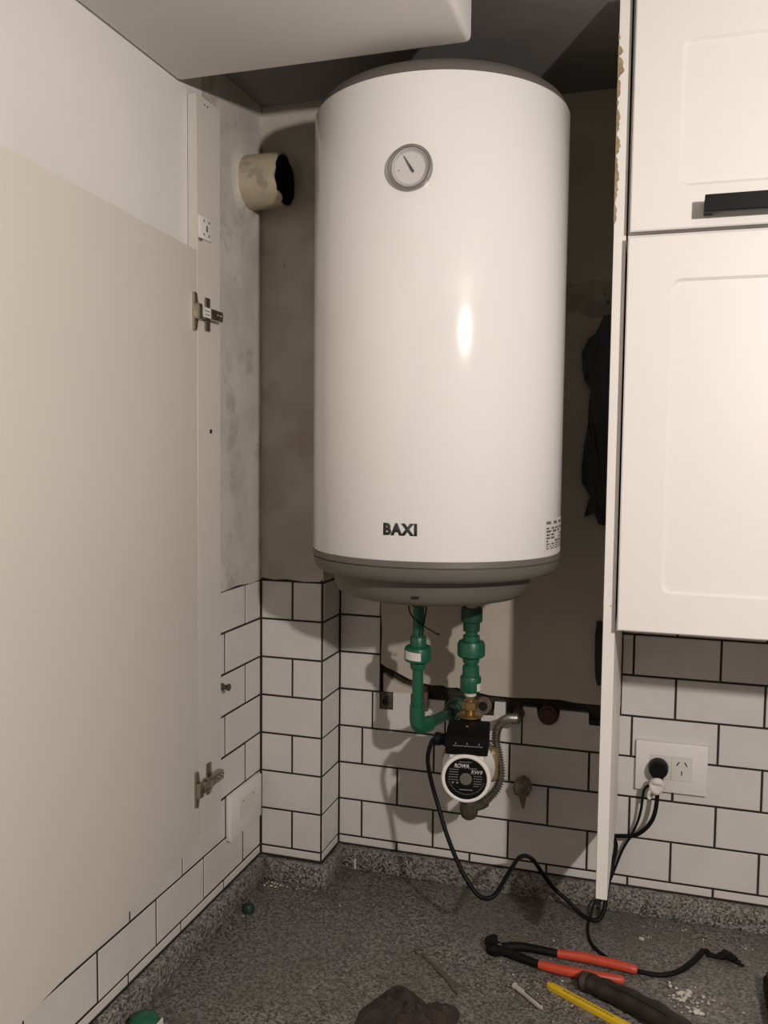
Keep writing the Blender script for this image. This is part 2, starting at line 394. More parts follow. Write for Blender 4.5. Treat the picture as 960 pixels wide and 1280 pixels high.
def rounded(x0, x1, z0, z1, r, n=6):
    out = []
    for cx, cz, a0 in ((x1 - r, z1 - r, 0), (x0 + r, z1 - r, 90), (x0 + r, z0 + r, 180), (x1 - r, z0 + r, 270)):
        out.append([(cx + r * math.cos(math.radians(a0 + 90 * i / n)), cz + r * math.sin(math.radians(a0 + 90 * i / n))) for i in range(n + 1)])
    return out
def shaker(x0, x1, z0, z1, ix0, ix1, iz0, iz1, yf, th=.018, dep=.0035, ch=.004, r=.014):
    bm = BM()
    A = rounded(ix0, ix1, iz0, iz1, r); B = rounded(ix0 + ch, ix1 - ch, iz0 + ch, iz1 - ch, r - ch * .6)
    la = [[bm.verts.new((x, yf, z)) for x, z in q] for q in A]
    lb = [bm.verts.new((x, yf + dep, z)) for q in B for x, z in q]
    e = .0018
    oc = [bm.verts.new((x, yf, z)) for x, z in ((x1 - e, z1 - e), (x0 + e, z1 - e), (x0 + e, z0 + e), (x1 - e, z0 + e))]
    o2 = [bm.verts.new((x, yf + e, z)) for x, z in ((x1, z1), (x0, z1), (x0, z0), (x1, z0))]
    o3 = [bm.verts.new((x, yf + th, z)) for x, z in ((x1, z1), (x0, z1), (x0, z0), (x1, z0))]
    for k in range(4):
        q = la[k]
        for i in range(len(q) - 1): bm.faces.new((oc[k], q[i], q[i + 1]))
        k2 = (k + 1) % 4
        bm.faces.new((oc[k], q[-1], la[k2][0], oc[k2]))
        bm.faces.new((oc[k], oc[k2], o2[k2], o2[k])); bm.faces.new((o2[k], o2[k2], o3[k2], o3[k]))
    bm.faces.new(o3)
    fa = [v for q in la for v in q]; n = len(fa)
    for i in range(n): bm.faces.new((fa[i], fa[(i + 1) % n], lb[(i + 1) % n], lb[i]))
    bm.faces.new(lb)
    bmesh.ops.recalc_face_normals(bm, faces=bm.faces)
    return bm
wc = thing('wall_cabinet', 'white wall cabinet with plain shaker door below the black handle', 'cabinet', (.93, -.175, .545))
obj('carcass', box(BM(), .702, 1.15, -.348, -.002, .548, 1.113), M['cab'], wc, smooth=False)
obj('door', shaker(.7030, 1.149, .545, 1.1135, .763, 1.089, .603, 1.052, -.3700), M['cab'], wc, smooth=False)
wu = thing('wall_cabinet', 'white upper wall cabinet whose shaker door carries a black bar handle', 'cabinet', (.93, -.175, 1.118))
obj('carcass', box(BM(), .702, 1.15, -.348, -.002, 1.118, 1.463), M['cab'], wu, smooth=False)
ud = obj('door', shaker(.7050, 1.149, 1.1205, 1.455, .769, 1.087, 1.179, 1.379, -.3700), M['cab'], wu, smooth=False)
bm = BM(); box(bm, .8035, .98, -.4040, -.3950, 1.133, 1.156, bev=.001, seg=1); box(bm, .8035, .815, -.396, -.3702, 1.136, 1.153); box(bm, .968, .98, -.396, -.3702, 1.136, 1.153)
obj('handle', bm, M['black'], ud, smooth=False)['label'] = 'black bar handle'

# ------------------------------------------------------------------ left: cupboard batten and opened door
XD = lambda y: .0205 + .045 * (-.385 - y) / .515
cup = thing('heater_cupboard', 'cream cupboard door opened flat against the left wall with its batten and hinges', 'cupboard', (.03, -.6, .13))
batten = obj('batten', box(BM(), .0012, .018, -.379, -.299, .142, 1.386, bev=.0008, seg=1), M['batten'], cup)
for y, z in ((-.334, .836), (-.352, 1.375), (-.342, 1.3755)):
    obj('screw_hole', lathe(BM(), (.0181, y, z), (1, 0, 0), [(.0042 if z < 1 else .0016, -.001), (.0042 if z < 1 else .0016, .0002)], 12), M['void'], batten)
br = obj('bracket', box(BM(), .018, .0215, -.3775, -.333, 1.154, 1.191, bev=.0015), M['socket'], batten); br['label'] = 'white plastic mounting bracket'
bm = BM()
for y, z in ((-.362, 1.162), (-.362, 1.184), (-.345, 1.162), (-.345, 1.184)): lathe(bm, (.0215, y, z), (1, 0, 0), [(.0021, 0), (.0021, .0006)], 10)
box(bm, .0215, .0218, -.3545, -.349, 1.168, 1.178)
box(bm, .0181, .0200, -.3755, -.365, 1.150, 1.1545)
tag(obj('bracket_screw', bm, M['bezel'], cup))
bm = BM()
prism(bm, [(XD(-1.04) - .018, -1.04), (XD(-.385) - .018, -.385), (XD(-.385), -.385), (XD(-1.04), -1.04)], XY, .135, 1.131)
obj('door', bm, M['door'], cup, smooth=False)
def hinge(z, label):
    y = -.397; x = XD(y)
    h = obj('hinge', prism(BM(), [(y - .004, z - .031), (y - .006, z - .029), (y - .0065, z), (y - .006, z + .029), (y - .004, z + .031), (y + .002, z + .031), (y + .004, z + .028), (y + .0085, z + .008), (y + .0085, z - .008), (y + .004, z - .028), (y + .002, z - .031)], YZ, x + .0002, x + .0050, bev=.0012), M['hinge'], cup)
    bm = BM(); box(bm, x + .004, x + .013, y - .006, y + .0075, z - .013, z + .013, bev=.002)
    box(bm, x + .006, x + .016, y + .005, -.365, z - .0075, z + .0075, bev=.0015)
    for dz in (() if label else (-.004, .0035)): tube(bm, [(x + .0165, y + .002, z + dz), (x + .0165, y + .022, z + dz)], .0017, 8, 1)
    obj('hinge_arm', bm, M['hinge'], h)
    bm = BM(); box(bm, .018, .0215, -.356, -.340, z - .026, z + .030, bev=.0015)
    box(bm, .0215, .034, -.372, -.318, z - .0075, z + .010, bev=.002)
    for yy in (-.336, -.3245): lathe(bm, (.034, yy, z + .002), (1, 0, 0), [(.0038, 0), (.0038, .0014), (.002, .0014), (.002, .0004)], 12)
    obj('mounting_plate', bm, M['hinge'], h)
    if label:
        obj('sticker', box(BM(), x + .0162, x + .0166, y + .002, -.369, z - .0085, z + .0075), M['paper'], h, smooth=False)['label'] = 'white sticker'
        bm = BM()
        for zz in (z + .002, z - .004): box(bm, x + .0166, x + .0168, y + .006, -.373, zz - .0007, zz + .0007)
        obj('sticker_print', bm, M['ink_soft'], h, smooth=False)
hinge(1.030, True); hinge(.229, False)
bm = BM()
lathe(bm, (.002, -.275, .374), (1, 0, 0), [(.0065, 0), (.0065, .007), (.004, .008), (.004, .016), (.0062, .0165), (.0066, .020), (.004, .0215)], 16)
tag(obj('shelf_pin', bm, M['old_metal']), 'small dark metal stud sticking out of left wall tiles beside the batten', 'stud')
# blank plate on left wall
bp = thing('blank_plate', 'white blank junction box cover on the left tiled wall by the corner', 'cover plate', (0.004, -.187, .072))
obj('plate', box(BM(), .001, .0125, -.250, -.118, .072, .158, bev=.002), M['socket'], bp)
bm = BM(); box(bm, .0124, .0132, -.214, -.146, .098, .139, bev=.0004, seg=1)
obj('inset', bm, M['socket_in'], bp)
for y in (-.2, -.158): obj('screw', lathe(BM(), (.0131, y, .1325), (1, 0, 0), [(.0022, 0), (.0022, .0004)], 10), M['bezel'], bp)

# ------------------------------------------------------------------ flue duct
du = thing('duct', 'short cut end of a cream flue pipe sticking out of the left wall', 'pipe', (.0, -.155, 1.255))
DC = (0, -.1590, 1.3055); r = .0490
bm = BM(); seg = 48
ins = []
rows = []
for k, (rad, d) in enumerate(((r, .0), (r, .03), (r, None), (r - .004, None), (r - .004, .012), (0.001, .012))):
    ring = []
    for i in range(seg):
        a = 2 * math.pi * i / seg
        dd = d if d is not None else .078 + .0025 * noise.noise(Vector((math.cos(a) * 3, math.sin(a) * 3, 1))) + (.006 if 3.9 < a < 4.25 else 0)
        ring.append(bm.verts.new((DC[0] + dd, DC[1] + rad * math.cos(a), DC[2] + rad * math.sin(a))))
    rows.append(ring)
for A, B in zip(rows[:4], rows[1:4]):
    for i in range(seg): bm.faces.new((A[i], A[(i + 1) % seg], B[(i + 1) % seg], B[i]))
bmesh.ops.recalc_face_normals(bm, faces=bm.faces)
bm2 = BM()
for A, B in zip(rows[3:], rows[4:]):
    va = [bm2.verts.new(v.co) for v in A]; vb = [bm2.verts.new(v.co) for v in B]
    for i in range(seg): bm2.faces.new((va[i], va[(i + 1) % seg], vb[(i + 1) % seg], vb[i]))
bmesh.ops.delete(bm, geom=rows[4] + rows[5], context='VERTS')
obj('pipe', bm, M['duct'], du)
obj('bore', bm2, M['void'], du)['label'] = 'black inside of the pipe'
bm = BM()
ra = []
for rad, d in ((r + .022, -.001), (r + .012, .0012), (r + .004, .004), (r - .001, .007)):
    ring = []
    for i in range(seg):
        a = 2 * math.pi * i / seg; q = rad + (.005 * noise.noise(Vector((math.cos(a) * 2, math.sin(a) * 2, rad * 40))) if rad > r else 0)
        ring.append(bm.verts.new((DC[0] + d, min(DC[1] + q * math.cos(a), -.097), DC[2] + q * math.sin(a))))
    ra.append(ring)
for A, B in zip(ra, ra[1:]):
    for i in range(seg): bm.faces.new((A[i], A[(i + 1) % seg], B[(i + 1) % seg], B[i]))
bmesh.ops.recalc_face_normals(bm, faces=bm.faces)
obj('plaster_collar', bm, M['plaster_rough'], du)['label'] = 'rough plaster collar'

# ------------------------------------------------------------------ water heater
HX, HY, HR = .3925, -.23, .21
wh = thing('water_heater', 'large white cylindrical electric water heater hanging on the back wall', 'water heater', (HX, HY, .56))
def cyl(a, z, d=0): return Vector((HX + (HR + d) * math.sin(a), HY - (HR + d) * math.cos(a), z))
obj('jacket', lathe(BM(), (HX, HY, 0), (0, 0, 1), [(HR - .004, .6405), (HR - .001, .6410), (HR, .6425), (HR, 1.3485), (HR - .001, 1.350), (HR - .004, 1.3505)], 128), M['enamel'], wh)
obj('top_cap', lathe(BM(), (HX, HY, 0), (0, 0, 1), [(HR - .005, 1.349), (HR - .003, 1.352), (HR - .004, 1.358), (HR - .009, 1.366), (HR - .018, 1.373), (HR - .034, 1.379), (HR - .07, 1.383), (0, 1.386)], 96), M['cap_top'], wh)
obj('bottom_ring', lathe(BM(), (HX, HY, 0), (0, 0, 1), [(HR - .01, .643), (HR + .0005, .6405), (HR + .001, .632), (HR - .0025, .6312), (HR - .0025, .6302), (HR - .0005, .6295), (HR - .0015, .620), (HR - .005, .6125), (HR - .010, .608), (HR - .018, .606), (.166, .6055), (0, .606)], 96), M['cap'], wh)
obj('base_cover', lathe(BM(), (HX - .006, HY, 0), (0, 0, 1), [(0, .606), (.170, .606), (.1695, .600), (.167, .585), (.162, .573), (.154, .566), (.143, .5635), (0, .5635)], 80), M['cap'], wh)
obj('indicator_window', box(BM(), .3965, .4075, -.3982, -.385, .5785, .5815), M['void'], wh, smooth=False)
obj('wall_bracket', box(BM(), HX - .12, HX + .12, -.026, -.0005, 1.15, 1.20), M['steel'], wh, smooth=False)
obj('wall_bracket', box(BM(), HX - .12, HX + .12, -.026, -.0005, .78, .83), M['steel'], wh, smooth=False)
# thermometer
gc = cyl(math.radians(1.9), 1.2135); ga = Vector((math.sin(math.radians(1.9)), -math.cos(math.radians(1.9)), 0)); gr = .0330
gx = Vector((ga.y * -1, ga.x, 0)); gx = Vector((math.cos(math.radians(1.9)), math.sin(math.radians(1.9)), 0))
G = lambda u, v, d: gc + gx * u + Vector((0, 0, v)) + ga * d
ga_o = obj('thermometer', lathe(BM(), gc, ga, [(gr - .001, -.004), (gr, .004), (gr - .0008, .0072), (gr - .0025, .0085), (gr - .0042, .0080), (gr - .0050, .0060), (gr - .0052, .0008), (0, .0008)], 64), M['bezel'], wh)
ga_o['label'] = 'round thermometer with grey bezel'
obj('dial', lathe(BM(), gc + gx * -.001, ga, [(gr - .0105, .001), (gr - .0105, .0018), (0, .0018)], 48), M['dial'], ga_o)
obj('inner_ring', lathe(BM(), gc, ga, [(gr - .0053, .0062), (gr - .0062, .0062), (gr - .0085, .0022), (gr - .0112, .0012), (gr - .0053, .0010)], 64, cap=False), mat('ring_light_grey', (.50, .49, .48), .35), ga_o)
obj('pointer', prism(BM(), [(.0046, -.0070), (.0016, -.0054), (-.0098, .0158), (-.0104, .0176), (-.0090, .0166), (.0060, -.0052)], G, .0028, .0036), M['ink'], ga_o, smooth=False)
bm = BM(); prism(bm, [(-.0195, -.0022), (-.0160, -.0018), (-.0160, -.0030), (-.0195, -.0034)], G, .0018, .0021)
obj('dial_mark', bm, M['ink_soft'], ga_o, smooth=False)
obj('glass', lathe(BM(), gc, ga, [(gr - .0052, .0064), (gr - .0052, .0069), (0, .0069)], 48), M['glass'], ga_o)
# brand lettering bent round the jacket
a0, a1 = math.radians(-8.1), math.radians(6.3)
bm = thicken(text_mesh('BAXI', .056, 0, 1.16), lambda u, v, d: cyl(a0 + (a1 - a0) * u, .6795 + .0185 * v, d), .0, .0006)
obj('brand_lettering', bm, M['ink'], wh, smooth=False)['label'] = 'dark BAXI lettering'
# rating label at the right flank
def cylrect(bm, d0, d1, z0, z1, h0, h1, n=4):
    A = [math.radians(d0 + (d1 - d0) * i / n) for i in range(n + 1)]
    prism(bm, [(a, z0) for a in A] + [(a, z1) for a in reversed(A)], lambda u, v, d: cyl(u, v, d), h0, h1)
lab = obj('rating_label', (lambda b: (cylrect(b, 67.5, 100, .643, .701, .0, .0004, 8), b)[1])(BM()), M['socket_in'], wh, smooth=False)
lab['label'] = 'rating label with small print'
bm = BM(); rnd = random.Random(3)
for i, (z, hh) in enumerate(((.6925, .0045), (.6845, .003), (.6795, .0035), (.6742, .003), (.6690, .003), (.6640, .003), (.6600, .0022), (.6565, .0018), (.6530, .0018))):
    d = 69.5
    while d < 98:
        L_ = rnd.uniform(1.6, 5) if i else 4.2
        if rnd.random() < .85: cylrect(bm, d, min(d + L_, 98.5), z, z + hh, .0004, .0007, 2)
        d += L_ + rnd.uniform(.7, 2.6) + (1.5 if i == 0 else 0)
obj('label_print', bm, M['ink_soft'], lab, smooth=False)
# probe wire under the heater
bm = BM()
tube(bm, [(.343, -.188, .566), (.338, -.193, .545), (.3375, -.198, .528), (.3440, -.200, .513), (.362, -.200, .499), (.380, -.200, .489), (.3895, -.200, .4840)], .0012, 8)
tube(bm, [(.370, -.19, .566), (.370, -.195, .540), (.3680, -.198, .518), (.3650, -.198, .498), (.3610, -.194, .478)], .0014, 8)
tube(bm, [(.3890, -.2, .4843), (.3945, -.2, .4835)], .0017, 8, 1)
obj('probe_wire', bm, M['black_soft'], wh)['label'] = 'thin black wire hanging under the heater'

# ------------------------------------------------------------------ green pipework
def hexa(c, prof, seg=6, ph=.3): return lathe(BM(), c, (0, 0, 1), prof, seg, True, ph)
LX, LY = .3495, -.175
gp = thing('green_pipe', 'green plastic inlet pipe with elbow turning into the back wall', 'pipe', (LX, LY, .30))
obj('pipe', lathe(BM(), (LX, LY, 0), (0, 0, 1), [(.010, .33), (.010, .558)], 24), M['green'], gp)
obj('nipple', lathe(BM(), (LX, LY, 0), (0, 0, 1), [(.0132, .527), (.0138, .529), (.0138, .5625)], 24), M['green_dk'], gp)
un = obj('union', lathe(BM(), (LX, LY, 0), (0, 0, 1), [(.0125, .412), (.0145, .417), (.0145, .423), (.0215, .4265), (.0245, .4285), (.025, .432), (.025, .449), (.0235, .453), (.0205, .455), (.0150, .455), (.0148, .470), (.0135, .472), (.010, .472)], 32), M['green'], gp)
bm = BM(); A = [math.radians(-52 + 78 * i / 10) for i in range(11)]
prism(bm, [(a, .4335 - .0022 * (i / 10)) for i, a in enumerate(A)] + [(a, .4485 - .0026 * (1 - i / 10)) for i, a in enumerate(reversed(A))], lambda u, v, d: Vector((LX + (.0251 + d) * math.sin(u), LY - (.0251 + d) * math.cos(u), v)), 0, .0004)
lb_ = obj('paper_label', bm, M['paper'], un, smooth=False); lb_['label'] = 'white paper sticker'
bm = BM(); tube(bm, [(LX, LY, .345), (LX, LY, .320), (LX + .002, LY + .002, .309), (LX + .008, LY + .013, .3045), (LX + .015, LY + .030, .3045)], .0142, 24, 6)
obj('elbow', bm, M['green'], gp)
obj('pipe', tube(BM(), [(LX + .013, LY + .026, .3045), (.392, -.055, .304)], .0102, 20, 1), M['green_dk'], gp)
wf = (.392, -.055, .304); wa = Vector((.397, 0, .304)) - Vector(wf)
bm = lathe(BM(), Vector((.386, -.075, .304)), (wa.x * 1.0, wa.y, wa.z), [(.0142, 0), (.0146, .018), (.0165, .02), (.0165, .03), (.0205, .0315), (.0205, .048), (.0145, .0485), (.0145, .07), (.0145, .082)], 24)
obj('wall_fitting', bm, M['green_dk'], gp)
RX, RY = .4418, -.15
gr_o = thing('green_pipe', 'straight green plastic riser with two union nuts above the pump', 'pipe', (RX, RY, .368))
obj('nipple', lathe(BM(), (RX, RY, 0), (0, 0, 1), [(.0105, .524), (.0105, .564)], 20), M['paper'], gr_o)
obj('threaded_adaptor', lathe(BM(), (RX, RY, 0), (0, 0, 1), [(.0148, .4835), (.0152, .489), (.0155, .499), (.0188, .501), (.0195, .504), (.0195, .522), (.0185, .5265), (.012, .5265)], 24), M['green_dk'], gr_o)
obj('pipe', lathe(BM(), (RX, RY, 0), (0, 0, 1), [(.0108, .415), (.0108, .49)], 20), M['green'], gr_o)
obj('union', lathe(BM(), (RX, RY, 0), (0, 0, 1), [(.0130, .4245), (.0150, .428), (.0150, .4335), (.0220, .4365), (.0250, .4395), (.0250, .4595), (.0225, .465), (.0155, .4655), (.0150, .4755), (.0125, .4765)], 32), M['green'], gr_o)
co = obj('coupling', lathe(BM(), (RX, RY, 0), (0, 0, 1), [(.0175, .3735), (.0190, .3755), (.0190, .399), (.0180, .4010), (.0155, .402), (.0150, .4195), (.0125, .4215)], 28), M['green'], gr_o)
bm = BM(); A = [math.radians(48 + 45 * i / 6) for i in range(7)]
prism(bm, [(a, .3765) for a in A] + [(a, .390) for a in reversed(A)], lambda u, v, d: Vector((RX + (.0191 + d) * math.sin(u), RY - (.0191 + d) * math.cos(u), v)), 0, .0004)
obj('paper_label', bm, M['paper'], co, smooth=False)
bf = thing('brass_fitting', 'brass hexagon fitting joining green riser to pump', 'fitting', (RX, RY, .327))
obj('thread_tape', lathe(BM(), (RX, RY, 0), (0, 0, 1), [(.0100, .3650), (.0108, .366), (.0108, .3733)], 24), M['paper'], bf)['label'] = 'white thread tape'
obj('neck', lathe(BM(), (RX, RY, 0), (0, 0, 1), [(.0090, .33), (.0090, .336), (.0105, .340), (.0088, .3435), (.0080, .355), (.0088, .358), (.0088, .3655)], 24), M['brass'], bf)
obj('hexagon', hexa((RX, RY, 0), [(.0120, .3400), (.0155, .3420), (.0155, .3540), (.0125, .3560)]), M['brass'], bf, smooth=False)
obj('flange', lathe(BM(), (RX, RY, 0), (0, 0, 1), [(.0210, .3265), (.0230, .3275), (.0230, .3300), (.0200, .3318), (.0105, .3325)], 32), M['brass'], bf)

# ------------------------------------------------------------------ circulation pump
PX, PZ = RX + .0005, .2425
PM = Matrix.Translation((PX, RY, PZ)) @ Matrix.Rotation(math.radians(7.5), 4, 'Z')
pu = thing('circulation_pump', 'white and black circulation pump under the green riser', 'pump', (PX, RY, PZ))
def pobj(name, bm, m, parent=pu, smooth=True):
    for v in bm.verts: v.co = PM @ v.co
    return obj(name, bm, m, parent, smooth)
bm = lathe(BM(), (0, 0, 0), (0, -1, 0), [(.030, -.028), (.044, -.022), (.050, -.010), (.050, .008), (.046, .014), (.030, .016)], 40)
lathe(bm, (0, 0, 0), (0, 0, 1), [(.015, -.082), (.017, -.078), (.017, -.062), (.016, -.05), (.016, .05), (.0165, .07), (.019, .074), (.019, .0835)], 24)
box(bm, .028, .0525, -.018, .010, -.032, .032, bev=.012, seg=4)
pobj('volute', bm, M['volute'])
mh = pobj('motor_housing', lathe(BM(), (0, 0, 0), (0, -1, 0), [(.040, .012), (.0465, .014), (.0475, .022), (.0465, .028), (.0440, .032), (.0435, .080), (.0432, .0835), (.0415, .0862), (.0395, .0868), (.0370, .0862), (.0355, .0850)], 64), M['pump_white'])
bm = BM(); box(bm, -.030, .030, -.078, -.018, .030, .044, bev=.003)
pobj('box_seat', bm, M['pump_white'])
npl = pobj('name_plate', lathe(BM(), (0, 0, 0), (0, -1, 0), [(.0362, .080), (.0362, .0862), (0, .0862)], 56), M['plate'])
pobj('vent_screw', lathe(BM(), (0, 0, .0), (0, -1, 0), [(.0105, .086), (.0105, .0885), (.0095, .0893), (0, .0893)], 28), M['cap'], npl)
def ptext(body, u0, u1, v0, v1, m, bold=.0, shear=0., par=npl, y=-.0862, nm='lettering'):
    pobj(nm, thicken(text_mesh(body, bold, shear), lambda u, v, d: Vector((u0 + (u1 - u0) * u, d, v0 + (v1 - v0) * v)), y, y - .00035), m, par, False)
ptext('ROWA', -.0205, .0055, .0185, .0262, M['print_w'], .03, .25)
ptext('HOGAR', .0065, .0185, .0165, .0200, M['print_g'], .012, .25)
ptext('RW9', .0085, .0285, .0088, .0158, M['print_w'], .012, .25)
bm = BM(); rnd = random.Random(11)
def bar(u0, u1, v, h=.0011): box(bm, u0, u1, -.0866, -.0861, v, v + h)
bar(-.012, .010, .0290, .0009)
for v in (.0150, .0105, .0060, .0015, -.0032):
    u = -.0300 + abs(v) * .12
    while u < -.0135:
        l = rnd.uniform(.0016, .0042); bar(u, min(u + l, -.013), v); u += l + .0008
for v in (.0048, .0004, -.0040, -.0084, -.0125):
    u = .0135
    while u < .0265 - abs(v) * .35:
        l = rnd.uniform(.0016, .0040); bar(u, u + l, v); u += l + .0008
for u in (-.024, -.0165): bar(u, u + .0035, -.0090, .0028)
bar(-.011, .012, -.0200, .0013)
for i in range(24):
    a = math.radians(200 + 140 * i / 23); r_ = .0315 if i % 2 else .0320
    u, v = r_ * math.cos(a), r_ * math.sin(a) + .004; bar(u, u + .0024, v, .0006)
pobj('small_print', bm, M['print_g'], npl, False)
bm = BM()
prism(bm, [(-.012, .040), (-.012, .078), (-.0165, .083), (-.080, .0755), (-.0865, .0695), (-.0865, .0455), (-.083, .040)], lambda u, v, d: Vector((d, u, v)), -.0365, .0365)
bmesh.ops.bevel(bm, geom=[e for e in bm.edges if e.calc_length() > .06], offset=.002, segments=2, affect='EDGES')
tb = pobj('terminal_box', bm, M['black'])
bm = lathe(BM(), (-.036, -.052, .0560), (-1, 0, 0), [(.0125, 0), (.0125, .005), (.0105, .006), (.0105, .012), (.0118, .0125), (.0118, .0215), (.0075, .0235)], 14)
pobj('cable_gland', bm, M['black'], tb)
bm = lathe(BM(), (0, 0, 0), (0, 0, 1), [(.0165, .076), (.0195, .077), (.0195, .0835)], 24)
pobj('gasket', bm, M['black'])
bm = BM(); rnd = random.Random(5); u = -.023
while u < .026:
    l = rnd.uniform(.002, .006); box(bm, u, u + l, -.0869, -.0863, .0570, .0582); u += l + .001
for u in (-.019, .0005, .021): box(bm, u, u + .0015, -.0869, -.0863, .0600, .0635)
pobj('box_print', bm, M['print_g'], tb, False)
bm = BM(); lathe(bm, (-.002, -.047, .0790), (0, -.17, 1), [(.0022, 0), (.0022, .0012)], 12)
pobj('box_screw', bm, M['steel'], tb)
# bottom elbow + flexible hose
fh = thing('flexible_hose', 'silvery corrugated flexible hose looping from pump outlet to the wall tap stub', 'hose', (.48, -.12, .15))
bm = lathe(BM(), (RX + .001, RY, .0), (0, 0, 1), [(.008, .136), (.0135, .140), (.0165, .148), (.0170, .158), (.0175, .172), (.0165, .176)], 24)
tube(bm, [(RX + .002, RY, .158), (RX + .022, RY, .165), (RX + .032, RY + .001, .172)], .0095, 16, 5)
obj('elbow', bm, M['old_metal'], fh)['label'] = 'dark metal elbow'
hp = [(RX + .026, -.149, .1685), (.478, -.149, .179), (.4915, -.146, .196), (.4985, -.140, .222), (.4925, -.130, .252), (.4845, -.118, .276), (.4850, -.100, .297), (.4950, -.075, .3045), (.507, -.045, .299)]
sp = smooth_path(hp, 12); Lh = sum((sp[i + 1] - sp[i]).length for i in range(len(sp) - 1))
nr = int(Lh / .0044)
acc, pts_u, tgt, NU = 0.0, [], 0.0, nr * 8
for a_, b_ in zip(sp, sp[1:]):
    d_ = (b_ - a_).length
    while tgt <= acc + d_ and len(pts_u) <= NU: pts_u.append(a_.lerp(b_, (tgt - acc) / d_)); tgt += Lh / NU
    acc += d_
bm = BM()
class _C: i = 0
tube(bm, pts_u, lambda t: (.0068 + .0021 * math.cos(2 * math.pi * t * (len(pts_u) - 1) / 8)), 14, 1)
obj('corrugated_tube', bm, M['hose'], fh)
bm = lathe(BM(), (.5075, -.048, .2985), (.15, 1, -.12), [(.0095, 0), (.0115, .002), (.0115, .016), (.0095, .0175)], 6)
lathe(bm, (.509, -.032, .2965), (0, 1, 0), [(.0098, 0), (.0105, .012), (.0115, .040)], 18)
obj('end_nut', bm, M['nut_dark'], fh)

# ------------------------------------------------------------------ wall stubs
bm = BM(); lathe(bm, (.5215, -.030, .158), (0, 1, 0), [(.012, -.007), (.0175, -.004), (.0185, .000), (.0185, .010), (.0160, .013), (.0150, .029)], 8)
lathe(bm, (.522, -.033, .156), (.14, -.22, -1), [(.0095, -.006), (.0100, .006), (.0075, .015), (.0042, .026), (.0018, .034)], 10)
lathe(bm, (.5205, -.037, .1615), (0, -1, 0), [(.0115, -.002), (.0115, .005), (.008, .009), (.0045, .0095), (.004, .012), (0, .0125)], 12)
for v in bm.verts: v.co += Vector((noise.noise(v.co * 90), 0, noise.noise(v.co * 90 + Vector((9, 0, 0))))) * .0022
tag(obj('tap_stub', bm, M['tap']), 'corroded grey tap stub with a dripping spout right of the pump', 'tap')
bm = lathe(BM(), (.5655, -.014, .2995), (0, 1, 0), [(0, -.0035), (.0135, -.0035), (.0150, -.001), (.0150, .0045), (.0185, .006), (.0185, .026)], 24)
tag(obj('pipe_plug', bm, M['rust']), 'round rusty red plug in the wall right of the hose', 'plug')
bm = BM(); box(bm, .2245, .2495, .000, .013, .278, .313, bev=.002); lathe(bm, (.237, .002, .296), (0, -1, 0), [(.011, 0), (.010, .008), (.007, .012), (.006, .004)], 16)
tag(obj('pipe_stub', bm, M['old_metal']), 'grey cut pipe stub in a notch left of the green elbow', 'pipe')
bm = BM(); box(bm, .290, .323, .001, .013, .285, .321, bev=.002); tube(bm, [(.3205, -.004, .284), (.3205, -.004, .322)], .006, 12, 1)
tag(obj('pipe_stub', bm, mat('brown_old_pipe', (.13, .085, .06), .7, var=.4, vscale=60)), 'brown old pipe stub in the notch behind the green pipe', 'pipe')
bm = BM(); lathe(bm, (.437, .012, .3025), (0, -1, 0), [(.017, 0), (.0165, .010), (.0150, .0135), (.0095, .0125), (.0085, .002), (0, .002)], 20)
tag(obj('pipe_socket', bm, mat('mortar_crusted', (.22, .17, .12), .9, var=.5, vscale=70, bump=.6, bscale=120)), 'open mortar crusted pipe socket in the wall right of the brass fitting', 'pipe')
bm = lathe(BM(), (.437, .0005, .3025), (0, -1, 0), [(.0088, 0), (.0088, .0012), (0, .0012)], 20)
for v in bm.verts: v.co.y += .002
tag(obj('socket_bore', bm, M['void'], bpy.data.objects['pipe_socket']))

# torn black film at the right edge of the niche
def film_piece(outline, nm, label):
    bm = BM(); prism(bm, outline, XZ, -.004, -.012)
    bmesh.ops.subdivide_edges(bm, edges=[e for e in bm.edges if e.calc_length() > .02], cuts=2, use_grid_fill=True)
    for v in bm.verts: v.co.y += -.004 * abs(noise.noise(v.co * 22)) * (1 if v.co.y < -.008 else .1)
    return tag(obj(nm, bm, M['film'], smooth=False), label, 'plastic sheet')
film_piece([(.651, 1.058), (.637, 1.027), (.6255, 1.018), (.6135, .993), (.6150, .962), (.6195, .941), (.631, .921), (.628, .905), (.6275, .862), (.6225, .825), (.6180, .785), (.6185, .752), (.635, .724), (.632, .718), (.6245, .686), (.643, .695), (.651, .674), (.668, .67), (.668, 1.06)], 'black_sheet', 'torn black plastic sheet stuck on the wall between heater and end panel')
film_piece([(.653, .49), (.6505, .46), (.651, .42), (.653, .385), (.657, .368), (.672, .37), (.672, .49)], 'black_sheet', 'small black plastic scrap low on the wall touching the end panel')

